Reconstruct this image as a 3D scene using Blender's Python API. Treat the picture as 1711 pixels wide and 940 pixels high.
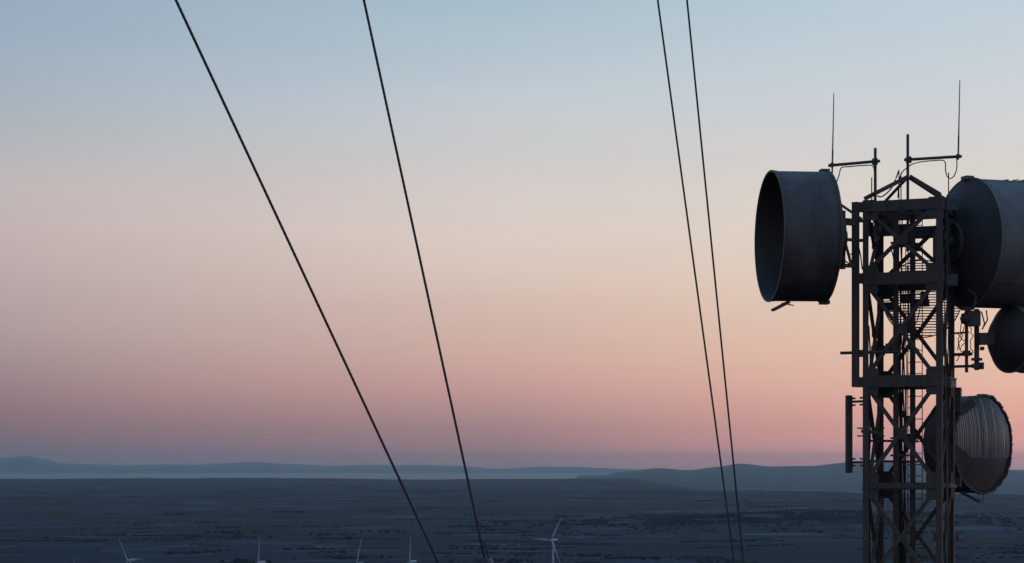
import bpy, math, random
from mathutils import Vector, Matrix, noise

random.seed(11)
for o in list(bpy.data.objects):
    bpy.data.objects.remove(o)
sc = bpy.context.scene
COL = sc.collection

# ------------------------------------------------------------------ camera
F = 3200.0            # focal length in photo pixels (photo 1711 x 940)
CX, HY = 855.5, 780.0  # principal column, true-horizon row
EYE = 1.7
cam_d = bpy.data.cameras.new('camera')
cam_d.sensor_width = 36.0
cam_d.lens = 36.0 * F / 1711.0
cam_d.shift_y = (HY - 470.0) / 1711.0
cam_d.clip_start = 0.1
cam_d.clip_end = 600000.0
cam = bpy.data.objects.new('camera', cam_d)
cam.location = (0, 0, EYE)
cam.rotation_euler = (math.radians(90), 0, 0)
COL.objects.link(cam)
sc.camera = cam

# ------------------------------------------------------------------ world
SUN_AZ = math.radians(46)   # clockwise from +Y (view axis), out of frame to the right
SUN_EL = math.radians(1.0)


def lin(c):
    return tuple(((v / 255) / 12.92 if v / 255 <= 0.04045 else ((v / 255 + 0.055) / 1.055) ** 2.4) for v in c)


world = bpy.data.worlds.new('World')
sc.world = world
world.use_nodes = True
nt = world.node_tree
nt.nodes.clear()
N, L = nt.nodes.new, nt.links.new
out = N('ShaderNodeOutputWorld')
bg = N('ShaderNodeBackground')
bg.inputs['Strength'].default_value = 1.0
tc = N('ShaderNodeTexCoord')
sep = N('ShaderNodeSeparateXYZ')
L(tc.outputs['Generated'], sep.inputs[0])
# cosine of the azimuth distance from the set sun
flat = N('ShaderNodeCombineXYZ')
L(sep.outputs[0], flat.inputs[0])
L(sep.outputs[1], flat.inputs[1])
nrm = N('ShaderNodeVectorMath'); nrm.operation = 'NORMALIZE'
L(flat.outputs[0], nrm.inputs[0])
dot = N('ShaderNodeVectorMath'); dot.operation = 'DOT_PRODUCT'
L(nrm.outputs[0], dot.inputs[0])
dot.inputs[1].default_value = (math.sin(SUN_AZ), math.cos(SUN_AZ), 0)


HAZE_K, HAZE_TOP, HAZE_R = 1.75e-5, 690.0, 118000.0   # density per metre, top above the eye, half width
AIR = (0.11, 0.145, 0.175)                            # light the haze itself scatters towards the eye


def behind_haze(c, s):
    """colour of the sky behind the haze layer for a colour wanted in front of it; s = sin(elevation)"""
    k = math.exp(-HAZE_K * min(HAZE_R, HAZE_TOP / max(s, 1e-4)))
    return tuple(max(0.004, (v - a * (1 - k)) / k) for v, a in zip(lin(c), AIR))


def ramp(stops):
    r = N('ShaderNodeValToRGB')
    cr = r.color_ramp
    cr.interpolation = 'LINEAR'
    while len(cr.elements) < len(stops):
        cr.elements.new(0.5)
    for e, (p, c) in zip(cr.elements, stops):
        e.position = p
        e.color = behind_haze(c, p) + (1,)
    L(sep.outputs[2], r.inputs[0])
    return r


# dusk sky by sin(elevation): 42, 46+15, 46-15 degrees from the sun's azimuth and opposite the sun
ROWS = [(780 - y) / 3200 for y in (780, 765, 750, 720, 690, 650, 600, 550, 500, 450, 400, 330, 250, 180, 100, 0)] + [0.36, 0.6, 1.0]
HIGH = [(118, 152, 186), (90, 130, 176), (74, 116, 168)]
SKY_LEFT = [(102, 104, 113), (104, 105, 114), (111, 107, 116), (127, 112, 119), (141, 118, 124), (153, 131, 134), (166, 147, 148), (179, 160, 160), (185, 168, 168), (191, 174, 173),
            (196, 181, 180), (195, 185, 185), (180, 184, 189), (169, 181, 194), (158, 177, 195), (152, 172, 194)] + HIGH
SKY_MID = [(118, 111, 117), (126, 114, 119), (138, 118, 122), (156, 128, 130), (175, 141, 139), (198, 155, 149), (208, 171, 160), (212, 182, 170), (217, 190, 178), (221, 200, 189),
           (222, 206, 197), (217, 207, 203), (206, 206, 205), (197, 205, 212), (182, 199, 209), (167, 191, 206)] + HIGH
SKY_RIGHT = [(160, 130, 133), (172, 135, 137), (194, 146, 143), (216, 158, 147), (225, 168, 152), (231, 183, 163), (233, 193, 171), (233, 200, 177), (232, 206, 184), (230, 210, 192),
             (228, 213, 198), (220, 214, 204), (214, 213, 212), (208, 213, 218), (200, 211, 219), (188, 209, 221)] + HIGH
SKY_ANTI = [(68, 73, 88), (70, 74, 89), (73, 75, 90), (79, 77, 91), (86, 80, 92), (94, 84, 94), (104, 89, 97), (112, 93, 99), (117, 97, 102), (118, 100, 105),
            (116, 102, 108), (111, 103, 111), (105, 104, 115), (99, 105, 121), (95, 106, 127), (91, 108, 132), (84, 112, 144), (78, 114, 156), (74, 116, 166)]
rl, rm, rr, ra = [ramp(list(zip(ROWS, c))) for c in (SKY_LEFT, SKY_MID, SKY_RIGHT, SKY_ANTI)]
c0 = math.cos(SUN_AZ + math.radians(15.0))
c1 = math.cos(SUN_AZ - math.radians(15.0))


def maprange(a, b):
    m = N('ShaderNodeMapRange'); m.clamp = True
    m.interpolation_type = 'LINEAR'
    m.inputs[1].default_value = a; m.inputs[2].default_value = b
    L(dot.outputs['Value'], m.inputs[0])
    return m


def mixer(f, a, b):
    x = N('ShaderNodeMix'); x.data_type = 'RGBA'
    L(f.outputs[0], x.inputs['Factor']); L(a, x.inputs[6]); L(b, x.inputs[7])
    return x.outputs[2]


cm = math.cos(SUN_AZ)
skycol = mixer(maprange(-0.75, c0), ra.outputs[0], rl.outputs[0])
skycol = mixer(maprange(c0, cm), skycol, rm.outputs[0])
skycol = mixer(maprange(cm, c1), skycol, rr.outputs[0])
sky = N('ShaderNodeTexSky'); sky.sky_type = 'NISHITA'; sky.sun_disc = False
sky.sun_elevation = SUN_EL
sky.sun_rotation = SUN_AZ
smk = N('ShaderNodeTexNoise'); smk.inputs['Scale'].default_value = 1.0; smk.inputs['Detail'].default_value = 3
smp = N('ShaderNodeMapping'); smp.inputs['Scale'].default_value = (5, 5, 34)
L(tc.outputs['Generated'], smp.inputs[0]); L(smp.outputs[0], smk.inputs['Vector'])
smr = N('ShaderNodeMapRange'); smr.inputs[1].default_value = 0.3; smr.inputs[2].default_value = 0.7; smr.inputs[3].default_value = 0.988; smr.inputs[4].default_value = 1.014
L(smk.outputs['Fac'], smr.inputs[0])
sms = N('ShaderNodeVectorMath'); sms.operation = 'SCALE'
L(skycol, sms.inputs[0]); L(smr.outputs[0], sms.inputs['Scale'])
L(sms.outputs[0], bg.inputs['Color'])
bg2 = N('ShaderNodeBackground'); bg2.inputs['Strength'].default_value = 0.05
L(sky.outputs[0], bg2.inputs['Color'])
mxs = N('ShaderNodeMixShader'); mxs.inputs[0].default_value = 0.04
L(bg.outputs[0], mxs.inputs[1]); L(bg2.outputs[0], mxs.inputs[2])
L(mxs.outputs[0], out.inputs['Surface'])

# sun, just at the horizon behind the right edge of the picture
sd = bpy.data.lights.new('sun', 'SUN')
sd.energy = 0.05
sd.angle = math.radians(3)
sd.color = (1.0, 0.62, 0.42)
so = bpy.data.objects.new('sun', sd)
dirv = Vector((math.sin(SUN_AZ) * math.cos(SUN_EL), math.cos(SUN_AZ) * math.cos(SUN_EL), math.sin(SUN_EL)))
so.rotation_euler = dirv.to_track_quat('Z', 'Y').to_euler()
so.location = (40, 20, 40)
COL.objects.link(so)

sc.render.engine = 'CYCLES'
sc.cycles.volume_bounces = 1
sc.cycles.max_bounces = 6
sc.cycles.use_denoising = True
vs = sc.view_settings
vs.view_transform = 'Standard'
vs.look = 'None'
vs.exposure = 0.0
vs.gamma = 1.0
vs.use_curve_mapping = False

# ------------------------------------------------------------------ helpers


def at(px, py, d):
    return Vector(((px - CX) / F * d, d, EYE + (HY - py) / F * d))


def on_plane(px, py, p0, n):
    r = Vector(((px - CX) / F, 1.0, (HY - py) / F))
    c = Vector((0, 0, EYE))
    return c + r * ((p0 - c).dot(n) / r.dot(n))


WORG = {}


def empty(name, loc, label=None, cat=None, group=None):
    o = bpy.data.objects.new(name, None)
    o.location = loc
    o.empty_display_size = 0.3
    COL.objects.link(o)
    WORG[o.name] = Vector(loc)
    tag(o, label, cat, group)
    return o


def tag(o, label=None, cat=None, group=None, kind=None):
    if label: o['label'] = label
    if cat: o['category'] = cat
    if group: o['group'] = group
    if kind: o['kind'] = kind
    return o


class MB:
    def __init__(s):
        s.v, s.f, s.sm = [], [], []

    def add(s, vs_, fs, smooth=False):
        b = len(s.v)
        s.v += [Vector(v) for v in vs_]
        s.f += [tuple(i + b for i in f) for f in fs]
        s.sm += [smooth] * len(fs)
        return s

    def obox(s, c, ax, ay, az):
        c = Vector(c)
        vv = [c + ax * i + ay * j + az * k for k in (-1, 1) for j in (-1, 1) for i in (-1, 1)]
        return s.add(vv, [(0, 2, 3, 1), (4, 5, 7, 6), (0, 1, 5, 4), (2, 6, 7, 3), (0, 4, 6, 2), (1, 3, 7, 5)])

    def box(s, c, sx, sy, sz, rz=0.0):
        ca, sa = math.cos(rz), math.sin(rz)
        return s.obox(c, Vector((ca, sa, 0)) * sx / 2, Vector((-sa, ca, 0)) * sy / 2, Vector((0, 0, sz / 2)))

    def frame(s, p0, p1, up):
        d = (p1 - p0).normalized()
        up = Vector(up)
        if abs(d.dot(up.normalized())) > 0.98:
            up = Vector((1, 0, 0)) if abs(d.x) < 0.9 else Vector((0, 1, 0))
        a = d.cross(up).normalized()
        b = a.cross(d).normalized()
        return d, a, b

    def bar(s, p0, p1, w, h, up=(0, 0, 1)):
        p0, p1 = Vector(p0), Vector(p1)
        d, a, b = s.frame(p0, p1, up)
        return s.obox((p0 + p1) / 2, a * w / 2, d * (p1 - p0).length / 2, b * h / 2)

    def extrude(s, prof, p0, p1, a, b):
        n = len(prof)
        v = [p0 + a * x + b * y for x, y in prof] + [p1 + a * x + b * y for x, y in prof]
        f = [(i, (i + 1) % n, n + (i + 1) % n, n + i) for i in range(n)]
        f += [tuple(range(n - 1, -1, -1)), tuple(range(n, 2 * n))]
        return s.add(v, f)

    def angle(s, p0, p1, a, b, size, t=0.012):
        """L-section bar; its two flanges run along a and b from the heel"""
        pr = [(0, 0), (size, 0), (size, t), (t, t), (t, size), (0, size)]
        return s.extrude(pr, Vector(p0), Vector(p1), a, b)

    def channel(s, p0, p1, a, b, w, h, t=0.014):
        """C-section: web along b (height h), flanges along a (width w)"""
        pr = [(0, -h / 2), (w, -h / 2), (w, -h / 2 + t), (t, -h / 2 + t), (t, h / 2 - t), (w, h / 2 - t), (w, h / 2), (0, h / 2)]
        return s.extrude(pr, Vector(p0), Vector(p1), a, b)

    def tube(s, pts, r, n=8, r1=None):
        pts = [Vector(p) for p in pts]
        m = len(pts)
        vv, ff = [], []
        up = Vector((0.13, 0.21, 0.97))
        for i, p in enumerate(pts):
            d = (pts[min(i + 1, m - 1)] - pts[max(i - 1, 0)]).normalized()
            if abs(d.dot(up)) > 0.95:
                up = Vector((0.9, 0.3, 0.1)).normalized()
            a = d.cross(up).normalized(); b = a.cross(d)
            rr_ = r if r1 is None else r + (r1 - r) * i / (m - 1)
            for k in range(n):
                t = 2 * math.pi * k / n
                vv.append(p + a * math.cos(t) * rr_ + b * math.sin(t) * rr_)
        for i in range(m - 1):
            for k in range(n):
                ff.append((i * n + k, i * n + (k + 1) % n, (i + 1) * n + (k + 1) % n, (i + 1) * n + k))
        s.add(vv, ff, True)
        return s.add(vv[:n] + vv[-n:], [tuple(range(n - 1, -1, -1)), tuple(range(n, 2 * n))])

    def lathe(s, prof, c, axis, n=72, closed=False, rmod=None):
        """prof: (distance along axis, radius)"""
        axis = Vector(axis).normalized()
        a = axis.cross(Vector((0, 0, 1))).normalized()
        b = a.cross(axis).normalized()
        c = Vector(c)
        vv, ff = [], []
        m = len(prof)
        for i, (t, r) in enumerate(prof):
            for k in range(n):
                th = 2 * math.pi * k / n
                r2 = r * (rmod(i, th) if rmod else 1)
                vv.append(c + axis * t + a * math.cos(th) * r2 + b * math.sin(th) * r2)
        for i in range(m if closed else m - 1):
            j = (i + 1) % m
            for k in range(n):
                ff.append((i * n + k, i * n + (k + 1) % n, j * n + (k + 1) % n, j * n + k))
        return s.add(vv, ff, True)

    def build(s, name, mat, parent=None, bevel=0.0, edge=35):
        me = bpy.data.meshes.new(name)
        org = WORG[parent.name] if parent else Vector((0, 0, 0))
        me.from_pydata([tuple(v - org) for v in s.v], [], s.f)
        me.polygons.foreach_set('use_smooth', s.sm)
        me.materials.append(mat)
        me.update()
        if any(s.sm):
            try:
                me.set_sharp_from_angle(angle=math.radians(edge))
            except Exception:
                pass
        o = bpy.data.objects.new(name, me)
        COL.objects.link(o)
        WORG[o.name] = org
        if parent:
            o.parent = parent
        if bevel:
            bm = o.modifiers.new('bevel', 'BEVEL'); bm.width = bevel; bm.segments = 2; bm.limit_method = 'ANGLE'
        return o


def smooth_pts(pts, n=6):
    P = [pts[0]] + pts + [pts[-1]]
    res = []
    for i in range(1, len(P) - 2):
        for q in range(n):
            t = q / n
            a, b, c, d = P[i - 1], P[i], P[i + 1], P[i + 2]
            res.append(0.5 * ((2 * b) + (c - a) * t + (2 * a - 5 * b + 4 * c - d) * t * t + (3 * b - a - 3 * c + d) * t ** 3))
    res.append(pts[-1])
    return res


# ------------------------------------------------------------------ materials


def steel(name, col, rough=0.6, metal=0.0, var=0.35, scale=6.0, rust=None):
    m = bpy.data.materials.new(name); m.use_nodes = True
    t = m.node_tree; b = t.nodes['Principled BSDF']
    n1 = t.nodes.new('ShaderNodeTexNoise'); n1.inputs['Scale'].default_value = scale; n1.inputs['Detail'].default_value = 8
    n1.inputs['Roughness'].default_value = 0.65
    co = t.nodes.new('ShaderNodeTexCoord')
    mp = t.nodes.new('ShaderNodeMapping'); mp.inputs['Scale'].default_value = (1, 1, 0.35)
    t.links.new(co.outputs['Object'], mp.inputs[0]); t.links.new(mp.outputs[0], n1.inputs['Vector'])
    r = t.nodes.new('ShaderNodeValToRGB')
    r.color_ramp.elements[0].position = 0.3; r.color_ramp.elements[1].position = 0.72
    r.color_ramp.elements[0].color = tuple(c * (1 - var) for c in col) + (1,)
    r.color_ramp.elements[1].color = tuple(min(1, c * (1 + var)) for c in col) + (1,)
    if rust:
        e = r.color_ramp.elements.new(0.68); e.color = tuple(col) + (1,)
        r.color_ramp.elements[2].color = tuple(rust) + (1,)
    t.links.new(n1.outputs['Fac'], r.inputs[0]); t.links.new(r.outputs[0], b.inputs['Base Color'])
    b.inputs['Metallic'].default_value = metal
    mr = t.nodes.new('ShaderNodeMapRange'); mr.inputs[3].default_value = max(0.05, rough - 0.12); mr.inputs[4].default_value = min(1, rough + 0.15)
    t.links.new(n1.outputs['Fac'], mr.inputs[0]); t.links.new(mr.outputs[0], b.inputs['Roughness'])
    bp = t.nodes.new('ShaderNodeBump'); bp.inputs['Strength'].default_value = 0.15; bp.inputs['Distance'].default_value = 0.01
    t.links.new(n1.outputs['Fac'], bp.inputs['Height']); t.links.new(bp.outputs[0], b.inputs['Normal'])
    return m


M = {
    'tower': steel('weathered_tower_steel', (0.25, 0.165, 0.12), 0.75, 0.0, 0.35, 5, (0.29, 0.14, 0.08)),
    'tower2': steel('dark_bracket_steel', (0.2, 0.15, 0.118), 0.7, 0.0, 0.35, 9, (0.2, 0.11, 0.07)),
    'galv': steel('galvanised_steel', (0.22, 0.225, 0.23), 0.55, 0.3, 0.25, 8),
    'shroud': steel('painted_shroud', (0.21, 0.165, 0.135), 0.6, 0.0, 0.38, 1.4),
    'shroud_lit': steel('sky_lit_shroud', (0.3, 0.25, 0.215), 0.6, 0.0, 0.3, 1.2),  # paler copy of the shroud paint, its skylight put into the colour
    'reflector': steel('reflector_back', (0.125, 0.095, 0.077), 0.65, 0.0, 0.25, 2.5),
    'radome': steel('corrugated_radome', (0.46, 0.4, 0.35), 0.3, 0.3, 0.2, 3.0),
    'cable': steel('black_cable', (0.02, 0.02, 0.021), 0.5, 0.0, 0.2, 20),
    'wire': steel('guy_wire_strand', (0.15, 0.125, 0.11), 0.55, 0.2, 0.3, 14),
    'box': steel('grey_box_paint', (0.12, 0.12, 0.12), 0.5, 0.0, 0.15, 5),
    'pale': steel('sky_gap_tone', (0.8, 0.72, 0.52), 0.5, 0.0, 0.12, 9),  # brightness of the sky gap, put into the box colour
    'white': steel('turbine_white', (0.75, 0.76, 0.77), 0.4, 0.0, 0.05, 0.1),
    'concrete': steel('anchor_concrete', (0.3, 0.29, 0.27), 0.9, 0.0, 0.25, 5),
    'fibre': steel('whip_fibreglass', (0.2, 0.2, 0.2), 0.5, 0.0, 0.1, 10),
}


def mat_ground():
    m = bpy.data.materials.new('dusk_farmland'); m.use_nodes = True
    t = m.node_tree; b = t.nodes['Principled BSDF']; K = t.links.new
    b.inputs['Roughness'].default_value = 1.0
    b.inputs['Specular IOR Level'].default_value = 0.1
    co = t.nodes.new('ShaderNodeTexCoord')
    # irregular fields
    wob = t.nodes.new('ShaderNodeTexNoise'); wob.inputs['Scale'].default_value = 0.0012; wob.inputs['Detail'].default_value = 4
    K(co.outputs['Object'], wob.inputs['Vector'])
    ad = t.nodes.new('ShaderNodeVectorMath'); ad.operation = 'MULTIPLY_ADD'
    ad.inputs[1].default_value = (420, 420, 0)
    K(wob.outputs['Color'], ad.inputs[0]); K(co.outputs['Object'], ad.inputs[2])
    vor = t.nodes.new('ShaderNodeTexVoronoi'); vor.inputs['Scale'].default_value = 0.0045
    vor.inputs['Randomness'].default_value = 0.9
    K(ad.outputs[0], vor.inputs['Vector'])
    sepc = t.nodes.new('ShaderNodeSeparateColor'); K(vor.outputs['Color'], sepc.inputs[0])
    r1 = t.nodes.new('ShaderNodeValToRGB'); r1.color_ramp.interpolation = 'CONSTANT'
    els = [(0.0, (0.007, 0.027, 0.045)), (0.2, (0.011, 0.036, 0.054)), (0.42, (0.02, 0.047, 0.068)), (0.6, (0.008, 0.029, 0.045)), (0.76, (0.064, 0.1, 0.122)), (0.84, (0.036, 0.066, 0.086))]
    while len(r1.color_ramp.elements) < len(els): r1.color_ramp.elements.new(0.5)
    for e, (p, c) in zip(r1.color_ramp.elements, els): e.position = p; e.color = c + (1,)
    K(sepc.outputs[0], r1.inputs[0])
    # hedges and lanes between the fields
    ed = t.nodes.new('ShaderNodeTexVoronoi'); ed.feature = 'DISTANCE_TO_EDGE'; ed.inputs['Scale'].default_value = 0.0045
    ed.inputs['Randomness'].default_value = 0.9
    K(ad.outputs[0], ed.inputs['Vector'])
    er = t.nodes.new('ShaderNodeMapRange'); er.inputs[1].default_value = 0.02; er.inputs[2].default_value = 0.06
    K(ed.outputs[0], er.inputs[0])
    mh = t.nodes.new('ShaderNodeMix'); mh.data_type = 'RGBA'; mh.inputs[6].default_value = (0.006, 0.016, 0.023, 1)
    K(er.outputs[0], mh.inputs['Factor']); K(r1.outputs[0], mh.inputs[7])
    # scrub and woodland patches
    st = t.nodes.new('ShaderNodeMapping'); st.inputs['Scale'].default_value = (0.55, 1.3, 1); st.inputs['Rotation'].default_value = (0, 0, 0.12)
    K(co.outputs['Object'], st.inputs[0])
    n2 = t.nodes.new('ShaderNodeTexNoise'); n2.inputs['Scale'].default_value = 0.0011; n2.inputs['Detail'].default_value = 9; n2.inputs['Roughness'].default_value = 0.62
    K(st.outputs[0], n2.inputs['Vector'])
    r2 = t.nodes.new('ShaderNodeMapRange'); r2.inputs[1].default_value = 0.48; r2.inputs[2].default_value = 0.56
    K(n2.outputs['Fac'], r2.inputs[0])
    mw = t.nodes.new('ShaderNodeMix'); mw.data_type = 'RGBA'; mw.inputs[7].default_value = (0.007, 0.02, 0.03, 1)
    K(r2.outputs[0], mw.inputs['Factor']); K(mh.outputs[2], mw.inputs[6])
    # close-range mottling
    n3 = t.nodes.new('ShaderNodeTexNoise'); n3.inputs['Scale'].default_value = 0.006; n3.inputs['Detail'].default_value = 10
    K(st.outputs[0], n3.inputs['Vector'])
    r3 = t.nodes.new('ShaderNodeMapRange'); r3.inputs[1].default_value = 0.3; r3.inputs[2].default_value = 0.7; r3.inputs[3].default_value = 0.35; r3.inputs[4].default_value = 1.75
    K(n3.outputs['Fac'], r3.inputs[0])
    mm = t.nodes.new('ShaderNodeVectorMath'); mm.operation = 'SCALE'
    K(mw.outputs[2], mm.inputs[0]); K(r3.outputs[0], mm.inputs['Scale'])
    K(mm.outputs[0], b.inputs['Base Color'])
    return m


def plain(name, col, rough=0.95):
    m = bpy.data.materials.new(name); m.use_nodes = True
    t = m.node_tree; b = t.nodes['Principled BSDF']
    n = t.nodes.new('ShaderNodeTexNoise'); n.inputs['Scale'].default_value = 0.0004; n.inputs['Detail'].default_value = 8
    co = t.nodes.new('ShaderNodeTexCoord'); t.links.new(co.outputs['Object'], n.inputs['Vector'])
    r = t.nodes.new('ShaderNodeValToRGB')
    r.color_ramp.elements[0].position = 0.35; r.color_ramp.elements[1].position = 0.7
    r.color_ramp.elements[0].color = tuple(c * 0.7 for c in col) + (1,)
    r.color_ramp.elements[1].color = tuple(c * 1.3 for c in col) + (1,)
    t.links.new(n.outputs['Fac'], r.inputs[0]); t.links.new(r.outputs[0], b.inputs['Base Color'])
    b.inputs['Roughness'].default_value = rough
    b.inputs['Specular IOR Level'].default_value = 0.1
    return m


# ------------------------------------------------------------------ terrain
def interp(tab, x):
    if x <= tab[0][0]: return tab[0][1]
    for (x0, y0), (x1, y1) in zip(tab, tab[1:]):
        if x <= x1:
            u = (x - x0) / (x1 - x0); u = u * u * (3 - 2 * u)
            return y0 + (y1 - y0) * u
    return tab[-1][1]


def az_of(px):
    return math.degrees(math.atan((px - CX) / F))


# skyline of the dark ridge on the right: (picture column, row) -> azimuth and height at 24 km
R_RIDGE = 46000.0
RIDGE = [(az_of(x), EYE + (HY - y) / F * R_RIDGE * math.cos(math.radians(az_of(x)))) for x, y in
         [(880, 804), (930, 800), (1000, 794), (1050, 787), (1100, 782), (1150, 785), (1195, 780), (1238, 774.5), (1285, 779),
          (1350, 778), (1410, 773), (1480, 771), (1560, 774), (1640, 780), (1690, 786), (1760, 791), (1900, 796), (2100, 801)]]
T6 = at(922, 902, 2850)


def ground_z(x, y):
    r = math.hypot(x, y)
    z = -225.0 * (1 - math.exp(-((r / 900.0) ** 1.3)))
    if r > 3000:
        u = min(1.0, (r - 3000) / 17000.0)
        z += 105.0 * u
    if r > 300:
        k = min(1.0, (r - 300) / 1500.0)
        p = Vector((x / 1700.0, y / 1700.0, 0.3))
        z += k * 13.0 * noise.fractal(p, 1.0, 2.0, 5)
        q = Vector((x / 6000.0, y / 6000.0, 4.3))
        z += k * 16.0 * noise.fractal(q, 0.9, 2.0, 3)
    dx, dy = x - T6.x, y - T6.y
    z += 28.0 * math.exp(-(dx * dx + dy * dy) / (2 * 170.0 ** 2))
    # low dark spur on the right at about 5 km
    dx, dy = (x - 1000.0) / 520.0, (y - 7000.0) / 500.0
    z += 34.0 * math.exp(-(dx * dx + dy * dy) / 2)
    az = math.degrees(math.atan2(x, y))
    ahead = y > 0 and az < 60
    zl = z
    if r > 19500:       # the plain breaks off into a lowland
        u = min(1.0, (r - 19500) / 5000.0); u = u * u * (3 - 2 * u)
        zl = z + (-250.0 - z) * u
    if ahead and az > 3.7 and r > 12000:      # and earlier, into a deeper valley, below the ridge
        sector = min(1.0, (az - 3.7) / 9.0); sector *= 2 - sector
        u = min(1.0, (r - 12000) / 6000.0); u = u * u * (3 - 2 * u)
        zl += (z + (-390.0 - z) * u - zl) * sector
    z = zl
    if ahead and az > RIDGE[0][0] and r > 25000:
        hgt = interp(RIDGE, az)
        w = ((r - 25000) / (R_RIDGE - 25000)) ** 1.25 if r < R_RIDGE else math.exp(-((r - R_RIDGE) / 9000.0) ** 2)
        z += max(0.0, hgt - z) * w
        k = min(1.0, max(0.0, (az - 1.5) / 3.0))
        z += k * w * (1 - w ** 4) * 55.0 * noise.fractal(Vector((x / 4200.0, y / 7000.0, 7)), 0.9, 2.0, 5) + 7 * k * w * noise.fractal(Vector((x / 1400.0, y / 1400.0, 3)), 0.9, 2.0, 3)
    return z


def terrain():
    azs = []
    a = -180.0
    while a < 180.0:
        azs.append(a)
        a += 0.09 if -18 <= a < 18 else 3.0
    rs = [0.0]
    r = 3.0
    while r < 66000:
        rs.append(r); r *= 1.028
    while r < 112000:
        rs.append(r); r *= 1.15
    rs.append(112000)
    vv = [Vector((0, 0, 0))]
    na = len(azs)
    for r in rs[1:]:
        for a in azs:
            x, y = r * math.sin(math.radians(a)), r * math.cos(math.radians(a))
            vv.append(Vector((x, y, ground_z(x, y))))
    ff = [(0, 1 + (k + 1) % na, 1 + k) for k in range(na)]
    for i in range(len(rs) - 2):
        b0, b1 = 1 + i * na, 1 + (i + 1) * na
        for k in range(na):
            k2 = (k + 1) % na
            ff.append((b0 + k, b0 + k2, b1 + k2, b1 + k))
    mb = MB()
    mb.v, mb.f, mb.sm = vv, ff, [True] * len(ff)
    o = mb.build('ground', mat_ground(), edge=180)
    tag(o, 'dark blue farmland plain with hedged fields and a low ridge', None, None, 'structure')
    return o


terrain()

# far pale mountains
FAR = [(-60, 768), (0, 765), (45, 761), (70, 767), (110, 774), (200, 776), (330, 776), (360, 774), (430, 771), (490, 775), (560, 778),
       (620, 776), (700, 777), (770, 778), (830, 783), (900, 780), (940, 779), (1010, 782), (1090, 783), (1150, 785), (1400, 786), (1800, 784), (2300, 780)]
FAR_AZ = [(az_of(x), y) for x, y in FAR]


def far_hills(R0, RW, drop, seed, label):
    mb = MB()
    cols = 700
    rows = [-1.0, -0.75, -0.5, -0.3, -0.15, 0.0, 0.3, 1.0]
    vv, ff = [], []
    for i in range(cols + 1):
        az = -32 + 64 * i / cols
        y = interp(FAR_AZ, az) + drop + (1.0 + drop * .35) * noise.fractal(Vector((az * 1.6, seed, 0)), 0.8, 2.0, 6)
        top = EYE + (HY - y) / F * R0 * math.cos(math.radians(az))
        for t in rows:
            h_ = -262 + (top + 262) * (math.cos(t * math.pi) * 0.5 + 0.5)
            r = R0 + t * RW + 3600 * noise.fractal(Vector((az * 1.5, t * .8, seed)), 0.8, 2.0, 4)
            vv.append(Vector((r * math.sin(math.radians(az)), r * math.cos(math.radians(az)), h_)))
    n = len(rows)
    for i in range(cols):
        for j in range(n - 1):
            ff.append((i * n + j, (i + 1) * n + j, (i + 1) * n + j + 1, i * n + j + 1))
    mb.v, mb.f, mb.sm = vv, ff, [True] * len(ff)
    tag(mb.build('hills', plain('far_hill_scrub', (0.04, 0.046, 0.04)), edge=180), label, None, None, 'structure')


far_hills(102000.0, 7000.0, 0.0, 0.5, 'pale hazy mountain range along the horizon')
far_hills(84000.0, 6000.0, 6.5, 3.7, 'lower foothills in front of the pale mountain range')

# glossy sheet added beyond the plain; its sheen stands in for mist
m = MB()
arc = [math.radians(-40 + 43.6 * k / 60) for k in range(61)]
inner = [Vector((26000 * math.sin(a_), 26000 * math.cos(a_), -245)) for a_ in arc]
outer = [Vector((82000 * math.sin(a_), 82000 * math.cos(a_), -245)) for a_ in arc]
m.add(inner + outer, [(k, k + 1, 62 + k, 61 + k) for k in range(60)])
wm = bpy.data.materials.new('mist_sheen'); wm.use_nodes = True
wb = wm.node_tree.nodes['Principled BSDF']
wb.inputs['Base Color'].default_value = (0.02, 0.03, 0.035, 1); wb.inputs['Roughness'].default_value = 0.42
wn = wm.node_tree.nodes.new('ShaderNodeTexNoise'); wn.inputs['Scale'].default_value = 0.004
wbp = wm.node_tree.nodes.new('ShaderNodeBump'); wbp.inputs['Strength'].default_value = 0.05
wc = wm.node_tree.nodes.new('ShaderNodeTexCoord')
wm.node_tree.links.new(wc.outputs['Object'], wn.inputs['Vector'])
wm.node_tree.links.new(wn.outputs['Fac'], wbp.inputs['Height']); wm.node_tree.links.new(wbp.outputs[0], wb.inputs['Normal'])
tag(m.build('mist_sheet', wm), 'glossy sheet standing in for the pale mist below the far hills', None, None, 'structure')

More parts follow.
